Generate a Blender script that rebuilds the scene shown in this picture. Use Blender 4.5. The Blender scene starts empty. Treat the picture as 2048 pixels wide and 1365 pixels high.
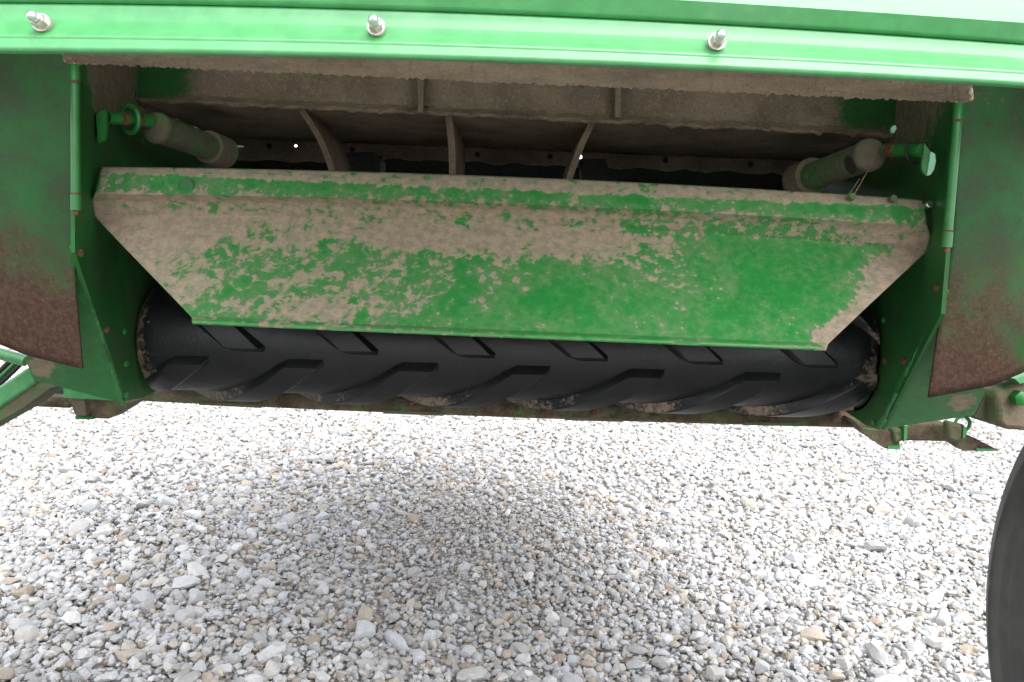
import bpy, bmesh, math, random
import numpy as np
from mathutils import Vector, Matrix
R = math.radians
random.seed(7); rng = np.random.default_rng(7)
scene = bpy.context.scene
col = scene.collection

# ------------------------------------------------------------------ camera
H, FPX, PITCH, ROLL = 0.80, 1640.0, R(5.0), R(2.2)
cp, sp, cr, sr = math.cos(PITCH), math.sin(PITCH), math.cos(ROLL), math.sin(ROLL)
FWD = Vector((0, cp, -sp)); UP0 = Vector((0, sp, cp)); X0 = Vector((1, 0, 0))
RIGHT = cr * X0 + sr * UP0
UP = -sr * X0 + cr * UP0
CAM = Vector((0, 0, H))
cam_data = bpy.data.cameras.new('camera'); cam = bpy.data.objects.new('camera', cam_data); col.objects.link(cam)
cam.matrix_world = Matrix(((RIGHT.x, UP.x, -FWD.x, 0), (RIGHT.y, UP.y, -FWD.y, 0), (RIGHT.z, UP.z, -FWD.z, H), (0, 0, 0, 1)))
cam_data.sensor_width = 36; cam_data.lens = FPX / 2048 * 36
cam_data.clip_start = 0.02; cam_data.clip_end = 2000
scene.camera = cam
# ------------------------------------------------------------------ light (overcast)
SUN_EL, SUN_AZ = R(54), R(148)          # from behind the camera, a little to the right
world = bpy.data.worlds.new('World'); scene.world = world; world.use_nodes = True
wn, wl = world.node_tree.nodes, world.node_tree.links
bg = wn['Background']
sky = wn.new('ShaderNodeTexSky'); sky.sky_type = 'NISHITA'; sky.sun_disc = False
sky.sun_elevation = SUN_EL; sky.sun_rotation = SUN_AZ
hs = wn.new('ShaderNodeHueSaturation'); hs.inputs['Saturation'].default_value = 0.22
wl.new(sky.outputs[0], hs.inputs['Color']); wl.new(hs.outputs[0], bg.inputs[0]); bg.inputs[1].default_value = 0.11
sd = bpy.data.lights.new('sun', 'SUN'); sun = bpy.data.objects.new('sun', sd); col.objects.link(sun)
sd.energy = 0.85; sd.angle = R(60); sd.color = (1.0, 0.97, 0.93)
sv = Vector((math.sin(SUN_AZ) * math.cos(SUN_EL), math.cos(SUN_AZ) * math.cos(SUN_EL), math.sin(SUN_EL)))
sun.rotation_euler = sv.to_track_quat('Z', 'Y').to_euler(); sun.location = sv * 20
vs = scene.view_settings
vs.view_transform = 'Standard'; vs.look = 'None'; vs.gamma = 1; vs.use_curve_mapping = False
vs.exposure = 2.38
scene.cycles.max_bounces = 8; scene.cycles.diffuse_bounces = 5

# ------------------------------------------------------------------ photograph <-> place
def ray(px, py): return FWD * FPX + RIGHT * (px - 1024) - UP * (py - 682.5)
def P(px, py, Y): d = ray(px, py); return CAM + d * (Y / d.y)
def PX(px, py, X): d = ray(px, py); return CAM + d * (X / d.x)
def PZ(px, py, Z): d = ray(px, py); return CAM + d * ((Z - H) / d.z)
def proj(p):
    v = Vector(p) - CAM; f = v.dot(FWD)
    return 1024 + FPX * v.dot(RIGHT) / f, 682.5 - FPX * v.dot(UP) / f
def lag(pts, x):
    """smooth curve through two or three pixels"""
    if len(pts) == 2:
        (a, ya), (b, yb) = pts; return ya + (yb - ya) * (x - a) / (b - a)
    (a, ya), (b, yb), (c, yc) = pts
    return ya*(x-b)*(x-c)/((a-b)*(a-c)) + yb*(x-a)*(x-c)/((b-a)*(b-c)) + yc*(x-a)*(x-b)/((c-a)*(c-b))
def sstep(a, b, x):
    t = max(0., min(1., (x - a) / (b - a))); return t*t*(3-2*t)
def gs(x, y, cx, cy, sx, sy): return math.exp(-((x-cx)/sx)**2 - ((y-cy)/sy)**2)

# ------------------------------------------------------------------ materials
def N(nt, t, **kw):
    n = nt.nodes.new(t)
    for k, v in kw.items():
        if k in n.inputs.keys(): n.inputs[k].default_value = v
        else: setattr(n, k, v)
    return n
def math_(nt, op, a, b=None, c=None):
    n = nt.nodes.new('ShaderNodeMath'); n.operation = op
    for i, v in enumerate((a, b, c)):
        if v is None: continue
        if isinstance(v, (int, float)): n.inputs[i].default_value = v
        else: nt.links.new(v, n.inputs[i])
    return n.outputs[0]
def mixc(nt, f, a, b):
    n = nt.nodes.new('ShaderNodeMix'); n.data_type = 'RGBA'
    for s, v in ((n.inputs[0], f), (n.inputs[6], a), (n.inputs[7], b)):
        if isinstance(v, (int, float)): s.default_value = v
        elif isinstance(v, tuple): s.default_value = (*v, 1)
        else: nt.links.new(v, s)
    return n.outputs[2]
def ramp(nt, v, lo, hi, a=0., b=1.):
    n = nt.nodes.new('ShaderNodeMapRange'); n.interpolation_type = 'SMOOTHSTEP'
    nt.links.new(v, n.inputs[0]); n.inputs[1].default_value = lo; n.inputs[2].default_value = hi
    n.inputs[3].default_value = a; n.inputs[4].default_value = b
    return n.outputs[0]
def noise(nt, vec, scale, detail=5., rough=.55, dist=0.):
    n = N(nt, 'ShaderNodeTexNoise', Scale=scale, Detail=detail, Roughness=rough, Distortion=dist)
    nt.links.new(vec, n.inputs['Vector']); return n.outputs[0]
def stretch(nt, vec, s):
    n = N(nt, 'ShaderNodeMapping'); n.inputs['Scale'].default_value = s
    nt.links.new(vec, n.inputs[0]); return n.outputs[0]
def attr(nt, name):
    n = nt.nodes.new('ShaderNodeAttribute'); n.attribute_name = name; return n.outputs['Fac']
def newmat(name):
    m = bpy.data.materials.new(name); m.use_nodes = True
    return m, m.node_tree, m.node_tree.nodes['Principled BSDF']

GREEN = (.022, .215, .042)
DUST = (.325, .25, .182)
RUST = (.085, .05, .034)
def painted(name, dust=0., rust=0., fine=.55, coarse=.8, cs=11., fs=70., edge=.05, gloss=.34, green=GREEN, dustcol=DUST, film=.12, spots=0., grime_shade=0., streak=0., rsoft=.14):
    """green paint, dried dust that lies in sharp edged patches, rust; 'dust' and 'rust' mesh attributes say where"""
    m, nt, b = newmat(name); L = nt.links
    tc = nt.nodes.new('ShaderNodeTexCoord').outputs['Object']
    n1 = noise(nt, tc, cs, 7., .6, .3); n2 = noise(nt, tc, fs, 5., .6); n3 = noise(nt, tc, 260., 3., .6)
    d = math_(nt, 'ADD', attr(nt, 'dust'), dust)
    d = math_(nt, 'ADD', d, math_(nt, 'MULTIPLY', math_(nt, 'SUBTRACT', n1, .5), coarse))
    d = math_(nt, 'ADD', d, math_(nt, 'MULTIPLY', math_(nt, 'SUBTRACT', n2, .5), fine))
    if streak:
        st = noise(nt, stretch(nt, tc, (1., 1., .12)), 22., 4., .55)
        d = math_(nt, 'ADD', d, math_(nt, 'MULTIPLY', math_(nt, 'SUBTRACT', st, .5), streak))
    if spots:
        v2 = N(nt, 'ShaderNodeTexVoronoi', Scale=95.); L.new(tc, v2.inputs['Vector'])
        sel2 = ramp(nt, noise(nt, tc, 7., 3.), .42, .6)
        d = math_(nt, 'ADD', d, math_(nt, 'MULTIPLY', math_(nt, 'MULTIPLY', ramp(nt, v2.outputs['Distance'], .1, .3, 1., 0.), sel2), spots*.9))
        v = N(nt, 'ShaderNodeTexVoronoi', Scale=42.); L.new(tc, v.inputs['Vector'])
        sel = ramp(nt, noise(nt, tc, 16., 3.), .46, .62)
        d = math_(nt, 'ADD', d, math_(nt, 'MULTIPLY', math_(nt, 'MULTIPLY', ramp(nt, v.outputs['Distance'], .12, .34, 1., 0.), sel), spots))
    mask = ramp(nt, d, .5 - edge, .5 + edge)
    rim = math_(nt, 'MULTIPLY', ramp(nt, d, .44, .5), ramp(nt, d, .5, .64, 1., 0.))
    fv = math_(nt, 'ADD', math_(nt, 'MULTIPLY', n1, .6), math_(nt, 'MULTIPLY', d, .5))
    if streak: fv = math_(nt, 'ADD', fv, math_(nt, 'MULTIPLY', math_(nt, 'SUBTRACT', st, .5), .5))
    filmf = math_(nt, 'MULTIPLY', ramp(nt, fv, .18, .8), film * 2.5)
    gcol = mixc(nt, ramp(nt, n2, .3, .75), tuple(c * .86 for c in green), tuple(c * 1.1 for c in green))
    if grime_shade:  # dirt film, deepened to carry painted shade as well
        gcol = mixc(nt, ramp(nt, math_(nt, 'ADD', math_(nt, 'MULTIPLY', n1, .8), math_(nt, 'MULTIPLY', n2, .6)), .5, .9, grime_shade*.3, grime_shade), gcol, (.03, .03, .02))
    gcol = mixc(nt, filmf, gcol, dustcol)
    dc = mixc(nt, ramp(nt, n2, .3, .7), tuple(c * .74 for c in dustcol), tuple(c * 1.08 for c in dustcol))
    dc = mixc(nt, ramp(nt, n3, .58, .75, 0., .5), dc, tuple(c * .5 for c in dustcol))
    dc = mixc(nt, math_(nt, 'MULTIPLY', rim, .45), dc, tuple(min(.6, c * 1.35) for c in dustcol))
    base = mixc(nt, math_(nt, 'MULTIPLY', mask, ramp(nt, d, .48, .78, .66, 1.)), gcol, dc)
    rr = math_(nt, 'ADD', attr(nt, 'rust'), rust)
    rr = math_(nt, 'ADD', rr, math_(nt, 'MULTIPLY', math_(nt, 'SUBTRACT', noise(nt, tc, 30., 9., .72), .5), 1.1))
    rm = ramp(nt, rr, .5 - rsoft, .5 + rsoft)
    rc = mixc(nt, ramp(nt, n2, .35, .65), (.055, .03, .02), RUST)
    rc = mixc(nt, ramp(nt, n3, .55, .75, 0., .5), rc, (.13, .1, .08))
    base = mixc(nt, rm, base, rc)
    L.new(base, b.inputs['Base Color'])
    both = math_(nt, 'MAXIMUM', mask, rm)
    L.new(math_(nt, 'ADD', math_(nt, 'MULTIPLY', both, .5), math_(nt, 'ADD', gloss, math_(nt, 'MULTIPLY', filmf, .5))), b.inputs['Roughness'])
    bp = N(nt, 'ShaderNodeBump', Strength=.5, Distance=.0022)
    hgt = math_(nt, 'ADD', mask, math_(nt, 'MULTIPLY', both, math_(nt, 'MULTIPLY', n3, .8)))
    hgt = math_(nt, 'ADD', hgt, math_(nt, 'MULTIPLY', noise(nt, tc, 5., 2.), .7))
    L.new(hgt, bp.inputs['Height']); L.new(bp.outputs[0], b.inputs['Normal'])
    return m
def caked(name, c=(.21, .15, .1), bump=.006, gr=0.):
    """a thick felt of chaff and dust; gr lets paint show"""
    m, nt, b = newmat(name); L = nt.links
    tc = nt.nodes.new('ShaderNodeTexCoord').outputs['Object']
    n1 = noise(nt, tc, 14., 6., .65); n2 = noise(nt, tc, 120., 6., .75); n3 = noise(nt, stretch(nt, tc, (1., 2., 1.4)), 330., 3., .7)
    k = mixc(nt, ramp(nt, n1, .3, .7), tuple(x * .62 for x in c), tuple(x * 1.1 for x in c))
    k = mixc(nt, ramp(nt, n2, .5, .72, 0., .7), k, tuple(min(.5, x * 1.55) for x in c))
    k = mixc(nt, ramp(nt, n3, .52, .74, 0., .8), k, tuple(x * .35 for x in c))
    gm = ramp(nt, math_(nt, 'ADD', math_(nt, 'ADD', attr(nt, 'bare'), gr), math_(nt, 'MULTIPLY', math_(nt, 'SUBTRACT', n2, .5), .9)), .3, .8)
    L.new(mixc(nt, math_(nt, 'MULTIPLY', gm, .92), k, (.016, .14, .03)), b.inputs['Base Color'])
    b.inputs['Roughness'].default_value = .95; b.inputs['Specular IOR Level'].default_value = .15
    bp = N(nt, 'ShaderNodeBump', Strength=1., Distance=bump)
    L.new(math_(nt, 'ADD', math_(nt, 'MULTIPLY', n2, 1.), math_(nt, 'MULTIPLY', n3, .6)), bp.inputs['Height'])
    L.new(bp.outputs[0], b.inputs['Normal'])
    return m
def plain(name, c, rough=.5, metal=0., bump=0., scale=80., var=.3):
    m, nt, b = newmat(name); L = nt.links
    tc = nt.nodes.new('ShaderNodeTexCoord').outputs['Object']
    n = noise(nt, tc, scale, 5., .6)
    L.new(mixc(nt, ramp(nt, n, .3, .7), tuple(x * (1 - var) for x in c), tuple(x * (1 + var) for x in c)), b.inputs['Base Color'])
    b.inputs['Roughness'].default_value = rough; b.inputs['Metallic'].default_value = metal
    if bump:
        bp = N(nt, 'ShaderNodeBump', Strength=.6, Distance=bump); L.new(n, bp.inputs['Height']); L.new(bp.outputs[0], b.inputs['Normal'])
    return m
def rubber(name, c=(.018, .018, .02), rough=.42):
    m, nt, b = newmat(name); L = nt.links
    tc = nt.nodes.new('ShaderNodeTexCoord').outputs['Object']
    n1 = noise(nt, tc, 18., 6., .6); n2 = noise(nt, tc, 140., 5., .65)
    k = mixc(nt, ramp(nt, n1, .3, .75), tuple(x * .8 for x in c), tuple(x * 1.5 for x in c))
    k = mixc(nt, ramp(nt, n2, .6, .8, 0., .25), k, (.1, .09, .075))
    d = math_(nt, 'ADD', attr(nt, 'dust'), math_(nt, 'ADD', math_(nt, 'MULTIPLY', math_(nt, 'SUBTRACT', n1, .5), .9), math_(nt, 'MULTIPLY', math_(nt, 'SUBTRACT', n2, .5), 1.3)))
    dm = ramp(nt, d, .3, .7)
    k = mixc(nt, math_(nt, 'MULTIPLY', dm, .85), k, (.24, .185, .135))
    L.new(k, b.inputs['Base Color'])
    L.new(math_(nt, 'ADD', math_(nt, 'MULTIPLY', dm, .45), math_(nt, 'ADD', rough - .08, math_(nt, 'MULTIPLY', n2, .16))), b.inputs['Roughness'])
    bp = N(nt, 'ShaderNodeBump', Strength=.35, Distance=.002); L.new(math_(nt, 'ADD', n2, n1), bp.inputs['Height']); L.new(bp.outputs[0], b.inputs['Normal'])
    return m
M = {}
M['outer'] = painted('outer_green_paint', dust=-.16, coarse=.5, fine=.5, gloss=.46, film=.1, green=(.045,.26,.075), dustcol=(.42,.4,.36))
b_ = M['outer'].node_tree.nodes['Principled BSDF']; b_.inputs['Specular IOR Level'].default_value = .8; b_.inputs['Coat Weight'].default_value = .3; b_.inputs['Coat Roughness'].default_value = .22
M['pale'] = plain('painted_daylight', (.3, .62, .42), .35, 0., .0004, 60., .08)  # daylight on green steel, painted as a pale colour
M['defl'] = painted('dusty_deflector_paint', dust=0., coarse=.75, fine=1.3, cs=32., fs=95., edge=.07, film=.13, spots=.42, streak=.35, gloss=.4)
M['flap'] = painted('grimy_shaded_flap_paint', dust=.04, coarse=.75, fine=1.25, cs=15., fs=150., edge=.2, film=.03, gloss=.45, green=(.016,.145,.03), dustcol=(.2, .145, .095), grime_shade=.84, streak=.5, rsoft=.4)  # real dirt and rust, plus green darkened to stand in for shade
M['wall'] = painted('grimy_shaded_wall_paint', dust=.0, coarse=.6, fine=.6, cs=12., fs=80., edge=.14, film=.06, gloss=.45, green=(.019,.175,.036), dustcol=(.22, .165, .115), grime_shade=.62, streak=.5, rsoft=.4)  # dirty wall, its paint also darkened in place of shade
for k_ in ('flap', 'wall'): M[k_].node_tree.nodes['Principled BSDF'].inputs['Specular IOR Level'].default_value = .22
M['clean'] = painted('clean_green_paint', dust=-.1, coarse=.5, fine=.5, cs=16., gloss=.38, film=.08, green=(.018,.17,.034))
M['tube'] = painted('worn_tube_paint', dust=.6, coarse=.8, fine=.6, cs=14., edge=.12, film=.2, gloss=.5, dustcol=(.125, .095, .066))
M['under'] = painted('dirty_underside_metal', dust=.62, rust=.1, coarse=.7, fine=.8, cs=18., edge=.15, film=.3, gloss=.6, dustcol=(.19, .14, .1))
M['bar'] = painted('rusty_bar_metal', dust=.6, rust=.5, coarse=.7, fine=.8, cs=18., edge=.15, film=.3, gloss=.6, dustcol=(.15, .11, .075))
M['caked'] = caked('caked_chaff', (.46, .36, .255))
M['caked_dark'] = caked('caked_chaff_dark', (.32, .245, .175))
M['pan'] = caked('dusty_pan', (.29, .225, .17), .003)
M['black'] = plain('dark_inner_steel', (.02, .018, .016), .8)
M['zinc'] = plain('zinc_plated_steel', (.62, .62, .62), .28, 1., .0006, 200., .12)
M['washer'] = plain('dull_washer_steel', (.5, .45, .4), .45, .8, .0004, 200., .2)
M['rusty'] = plain('rusty_steel', (.13, .055, .03), .8, .2, .002, 150., .5)
M['rubber'] = rubber('roller_rubber', (.0095, .0098, .011), .4)
M['rubber'].node_tree.nodes['Principled BSDF'].inputs['Specular IOR Level'].default_value = .36
M['tyre'] = rubber('tyre_rubber', (.05, .048, .045), .7)
M['straw'] = plain('dry_straw', (.4, .3, .15), .8)
M['wire'] = plain('dark_wire', (.03, .028, .025), .5, .6)

# ------------------------------------------------------------------ mesh helpers
BASE = Vector((0, 2.0, 0))
baler = bpy.data.objects.new('round_baler', None); col.objects.link(baler); baler.location = BASE
baler['label'] = 'green farm baler seen from behind, dusty deflector plate above a black rubber roller'
baler['category'] = 'baler'
def smooth(me, ang=40.):
    me.shade_smooth()
    bm = bmesh.new(); bm.from_mesh(me)
    for e in bm.edges:
        if len(e.link_faces) == 2 and e.calc_face_angle(0) > R(ang): e.smooth = False
    bm.to_mesh(me); bm.free()
def link(name, verts, faces, mat, parent=baler, attrs=None, sm=40., thick=None, bevel=None):
    me = bpy.data.meshes.new(name); me.from_pydata([tuple(v) for v in verts], [], faces); me.update()
    for k, vals in (attrs or {}).items():
        a = me.attributes.new(k, 'FLOAT', 'POINT'); a.data.foreach_set('value', vals)
    me.materials.append(M[mat] if isinstance(mat, str) else mat)
    if sm is not None: smooth(me, sm)
    o = bpy.data.objects.new(name, me); col.objects.link(o)
    if parent is not None:
        o.parent = parent
        if parent is baler: o.location = -BASE
    if thick:
        md = o.modifiers.new('thickness', 'SOLIDIFY'); md.thickness = thick; md.offset = -1
    if bevel:
        md = o.modifiers.new('edge', 'BEVEL'); md.width = bevel; md.segments = 2; md.limit_method = 'ANGLE'; md.angle_limit = R(35)
    return o
class MB:
    def __init__(s): s.v = []; s.f = []
    def add(s, verts, faces):
        n = len(s.v); s.v += [Vector(v) for v in verts]; s.f += [tuple(i + n for i in f) for f in faces]; return s
    def prism(s, pts, ext):
        """polygon extruded along a vector"""
        pts = [Vector(p) for p in pts]; ext = Vector(ext); n = len(pts)
        nor = sum(((pts[i] - pts[0]).cross(pts[(i+1) % n] - pts[0]) for i in range(1, n-1)), Vector())
        if nor.dot(ext) > 0: pts.reverse()
        fs = [tuple(range(n)), tuple(range(2*n-1, n-1, -1))]
        fs += [(i, i+n, (i+1) % n + n, (i+1) % n)[::1] for i in range(n)]
        return s.add(pts + [p + ext for p in pts], fs)
    def box(s, c, size, rot=None):
        m = rot or Matrix.Identity(3); c = Vector(c)
        vs_ = [c + m @ Vector((x*size[0]/2, y*size[1]/2, z*size[2]/2)) for x in (-1, 1) for y in (-1, 1) for z in (-1, 1)]
        return s.add(vs_, [(0,1,3,2),(4,6,7,5),(0,4,5,1),(2,3,7,6),(0,2,6,4),(1,5,7,3)])
    def tube(s, pts, rad, n=14, cap=True):
        pts = [Vector(p) for p in pts]
        if isinstance(rad, (int, float)): rad = [rad] * len(pts)
        vs_, fs = [], []; ref = None
        for i, p in enumerate(pts):
            t = (pts[min(i+1, len(pts)-1)] - pts[max(i-1, 0)])
            if t.length < 1e-9: t = (pts[-1] - pts[0])
            t.normalize()
            if ref is None: ref = t.orthogonal().normalized()
            a = (ref - t * ref.dot(t)).normalized(); ref = a; bb = t.cross(a)
            for k in range(n):
                th = 2*math.pi*k/n; vs_.append(p + (a*math.cos(th) + bb*math.sin(th)) * rad[i])
        for i in range(len(pts)-1):
            for k in range(n):
                q = (k+1) % n; fs.append((i*n+k, i*n+q, (i+1)*n+q, (i+1)*n+k))
        if cap: fs.append(tuple(range(n-1, -1, -1))); fs.append(tuple((len(pts)-1)*n + k for k in range(n)))
        return s.add(vs_, fs)
    def lathe(s, c, axis, prof, n=24):
        """prof: (distance along axis, radius); repeated points make sharp steps"""
        axis = Vector(axis).normalized(); c = Vector(c)
        a = axis.orthogonal().normalized(); bb = axis.cross(a); vs_, fs = [], []
        for h, r in prof:
            for k in range(n):
                th = 2*math.pi*k/n; vs_.append(c + axis*h + (a*math.cos(th) + bb*math.sin(th)) * max(r, 1e-5))
        for i in range(len(prof)-1):
            for k in range(n):
                q = (k+1) % n; fs.append((i*n+k, i*n+q, (i+1)*n+q, (i+1)*n+k))
        return s.add(vs_, fs)
    def torus(s, c, axis, R_, r, n=24, m=8, a0=0., a1=2*math.pi):
        axis = Vector(axis).normalized(); a = axis.orthogonal().normalized(); bb = axis.cross(a); c = Vector(c)
        full = abs(a1 - a0 - 2*math.pi) < 1e-6
        pts = [c + (a*math.cos(t) + bb*math.sin(t))*R_ for t in np.linspace(a0, a1, n + 1)]
        return s.tube(pts, r, m, not full)
    def build(s, name, mat, parent=baler, **kw): return link(name, s.v, s.f, mat, parent, **kw)
def sheet(name, rows, mat, parent=baler, nu=60, nv=6, dust=None, rust=None, bare=None, thick=.004, jit=None, sm=40., flip=None):
    """rows: list of lists of world points (each already sampled nu+1 times); nv cuts between rows"""
    v = []; cuts = nv if isinstance(nv, (list, tuple)) else [nv] * (len(rows) - 1)
    for r in range(len(rows) - 1):
        for k in range(cuts[r]):
            t = k / cuts[r]; v.append([a.lerp(b, t) for a, b in zip(rows[r], rows[r+1])])
    v.append(list(rows[-1])); nr = len(v); nc = len(v[0])
    flat = [p for row in v for p in row]
    if jit: flat = [jit(p, i // nc, i % nc, nr, nc) for i, p in enumerate(flat)]
    pix = [proj(p) for p in flat]
    fs = [(r*nc+c, r*nc+c+1, (r+1)*nc+c+1, (r+1)*nc+c) for r in range(nr-1) for c in range(nc-1)]
    f0 = fs[len(fs)//2]; p0, p1, p2 = (flat[i] for i in f0[:3])
    if (p1-p0).cross(p2-p0).dot(CAM - p0) < 0: fs = [f[::-1] for f in fs]
    at = {}
    if dust: at['dust'] = [dust(x, y) for x, y in pix]
    if rust: at['rust'] = [rust(x, y) for x, y in pix]
    if bare: at['bare'] = [bare(x, y) for x, y in pix]
    return link(name, flat, fs, mat, parent, at, sm, thick)
def row(pts, Y, nu=60):
    x0, x1 = pts[0][0], pts[-1][0]
    return [P(x, lag(pts, x), Y) for x in np.linspace(x0, x1, nu + 1)]
def rowz(pts, Z, nu=60):
    x0, x1 = pts[0][0], pts[-1][0]
    return [PZ(x, lag(pts, x), Z) for x in np.linspace(x0, x1, nu + 1)]
def bar3(pts, nu): # resample a world polyline of 2 points
    return [Vector(pts[0]).lerp(Vector(pts[1]), k/nu) for k in range(nu+1)]
def ground_z(x, y): return .012*math.sin(x*2.1+.5)*math.sin(y*1.7) + .008*math.sin(x*5.3+y*3.1) + .012*math.exp(-((x+.9)/.5)**2)

# ------------------------------------------------------------------ ground
g = [-300,-60,-15]+list(np.linspace(-7,7,57))+[15,60,300]; gy = [-200,-40,-8]+list(np.linspace(-1,10,45))+[20,60,300]
gv = [(x, y, (ground_z(x, y) if abs(x) < 7.1 and -1.1 < y < 10.1 else 0.) - .002) for y in gy for x in g]
nx = len(g)
gm, nt, b = newmat('gravel_bed')
tc = nt.nodes.new('ShaderNodeTexCoord').outputs['Object']
vo = N(nt, 'ShaderNodeTexVoronoi', Scale=34.); nt.links.new(tc, vo.inputs['Vector'])
vd = N(nt, 'ShaderNodeTexVoronoi', Scale=34., feature='DISTANCE_TO_EDGE'); nt.links.new(tc, vd.inputs['Vector'])
sx = nt.nodes.new('ShaderNodeSeparateColor'); nt.links.new(vo.outputs['Color'], sx.inputs[0])
k = mixc(nt, sx.outputs[0], (.3, .29, .28), (.55, .54, .53)); k = mixc(nt, ramp(nt, sx.outputs[1], .7, .85), k, (.36, .28, .21))
nt.links.new(mixc(nt, ramp(nt, vd.outputs['Distance'], .0, .12), (.42, .4, .37), k), b.inputs['Base Color'])
b.inputs['Roughness'].default_value = .9
bp = N(nt, 'ShaderNodeBump', Strength=1., Distance=.02); nt.links.new(ramp(nt, vd.outputs['Distance'], 0., .3), bp.inputs['Height']); nt.links.new(bp.outputs[0], b.inputs['Normal'])
ground = link('ground', gv, [(r*nx+c, r*nx+c+1, (r+1)*nx+c+1, (r+1)*nx+c) for r in range(len(gy)-1) for c in range(nx-1)], gm, None)
ground['kind'] = 'structure'

def stone_mat(name, per_object):
    m, nt, b = newmat(name); L = nt.links
    tcn = nt.nodes.new('ShaderNodeTexCoord')
    geo = nt.nodes.new('ShaderNodeNewGeometry').outputs['Position']
    f = nt.nodes.new('ShaderNodeObjectInfo').outputs['Random'] if per_object else attr(nt, 'tint')
    r = nt.nodes.new('ShaderNodeValToRGB'); r.color_ramp.interpolation = 'CONSTANT'; cr_ = r.color_ramp
    pal = [(0, (.36,.355,.35)), (.1, (.52,.52,.53)), (.26, (.44,.44,.45)), (.4, (.58,.57,.56)), (.53, (.48,.49,.51)), (.66, (.5,.475,.445)), (.74, (.4,.39,.38)), (.86, (.42,.36,.3)), (.92, (.48,.43,.37)), (.96, (.33,.27,.21)), (.985, (.52,.47,.36))]
    while len(cr_.elements) < len(pal): cr_.elements.new(.5)
    for e, (p, c) in zip(cr_.elements, pal): e.position = p; e.color = (*c, 1)
    L.new(f, r.inputs[0])
    n1 = noise(nt, stretch(nt, geo, (1., 1., 2.)), 60., 5., .6); n2 = noise(nt, geo, 300., 4., .6)
    k = mixc(nt, ramp(nt, n1, .35, .7, .0, .3), r.outputs[0], (.27, .25, .23))
    k = mixc(nt, ramp(nt, n2, .55, .75, 0., .35), k, (.62, .61, .6))
    L.new(k, b.inputs['Base Color']); b.inputs['Roughness'].default_value = .85; b.inputs['Specular IOR Level'].default_value = .2
    bp = N(nt, 'ShaderNodeBump', Strength=.5, Distance=.003); L.new(math_(nt, 'ADD', n1, n2), bp.inputs['Height']); L.new(bp.outputs[0], b.inputs['Normal'])
    return m
def rock(sub, r):
    bm = bmesh.new(); bmesh.ops.create_icosphere(bm, subdivisions=sub, radius=1)
    v = np.array([x.co[:] for x in bm.verts]); f = np.array([[q.index for q in x.verts] for x in bm.faces]); bm.free()
    for _ in range(13):
        n = r.normal(size=3); n /= np.linalg.norm(n); d = r.uniform(.42, .8)
        over = np.maximum(v @ n - d, 0); v = v - np.outer(over * .93, n)
    v *= np.array([r.uniform(.85, 1.35), r.uniform(.7, 1.), r.uniform(.5, .85)])
    v += r.normal(scale=.012, size=v.shape)
    v -= v.mean(0); v /= np.abs(v[:, :2]).max()
    return v, f
near = [rock(2, rng) for _ in range(26)]; mid = [rock(1, rng) for _ in range(40)]
def rand_rot(n):
    yaw = rng.uniform(0, 2*np.pi, n); ax = rng.normal(0, .38, n); ay = rng.normal(0, .38, n)
    cz, sz, cx, sx_, cy, sy = np.cos(yaw), np.sin(yaw), np.cos(ax), np.sin(ax), np.cos(ay), np.sin(ay)
    o, z = np.ones(n), np.zeros(n)
    mk = lambda a: np.array(a).transpose(2, 0, 1)
    return mk([[cz, -sz, z], [sz, cz, z], [z, z, o]]) @ mk([[o, z, z], [z, cx, -sx_], [z, sx_, cx]]) @ mk([[cy, z, sy], [z, o, z], [-sy, z, cy]])
def gz(x, y): return .012*np.sin(x*2.1+.5)*np.sin(y*1.7) + .008*np.sin(x*5.3+y*3.1) + .012*np.exp(-((x+.9)/.5)**2)
def dirt(x, y): return np.exp(-((x+.12)/.5)**2-((y-2.5)/.8)**2)
def scatter(step, y0, y1, keep, smin, smax, pw, zlo, zhi):
    ys = np.arange(y0, y1, step); X, Y = [], []
    for y in ys:
        w = .68*y + .45; x = np.arange(-w, w, step); X.append(x); Y.append(np.full_like(x, y))
    X = np.concatenate(X); Y = np.concatenate(Y); s = rng.random(len(X)) < keep; X, Y = X[s], Y[s]
    X = X + rng.uniform(-.6, .6, len(X))*step; Y = Y + rng.uniform(-.6, .6, len(Y))*step
    S = smin + (smax - smin) * rng.random(len(X))**pw
    S = S * (1 - .25*dirt(X, Y))
    T = rng.random(len(X)); dd = dirt(X, Y); ch = rng.random(len(X)) < dd*.62
    T = np.where(ch, rng.uniform(.74, .985, len(X)), T)
    Z = gz(X, Y) + rng.uniform(zlo, zhi, len(X))
    return X, Y, Z, S, T
def mass(variants, sets):
    V, F, T, off = [], [], [], 0
    for X, Y, Z, S, TT in sets:
        which = rng.integers(0, len(variants), len(X)); rot = rand_rot(len(X))
        for w, (v, f) in enumerate(variants):
            i = np.where(which == w)[0]
            if not len(i): continue
            p = np.einsum('nij,kj->nki', rot[i], v) * S[i][:, None, None] + np.stack([X[i], Y[i], Z[i]], 1)[:, None, :]
            V.append(p.reshape(-1, 3)); T.append(np.repeat(TT[i], len(v)))
            F.append((f[None] + off + (np.arange(len(i)) * len(v))[:, None, None]).reshape(-1, 3)); off += len(i) * len(v)
    return np.concatenate(V), np.concatenate(F), np.concatenate(T)
V, F, T = mass(mid, [scatter(.0132, 1.05, 2.7, .97, .0052, .0155, 2.1, -.001, .009), scatter(.0205, 2.7, 4.2, .95, .008, .018, 1.6, -.004, .01),
                     scatter(.034, 4.2, 7.0, .95, .011, .025, 1.5, -.004, .012), scatter(.06, 1.05, 4.5, .5, .014, .023, 1.7, .0, .012)])
me = bpy.data.meshes.new('gravel')
me.vertices.add(len(V)); me.vertices.foreach_set('co', V.ravel().astype(np.float32))
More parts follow.
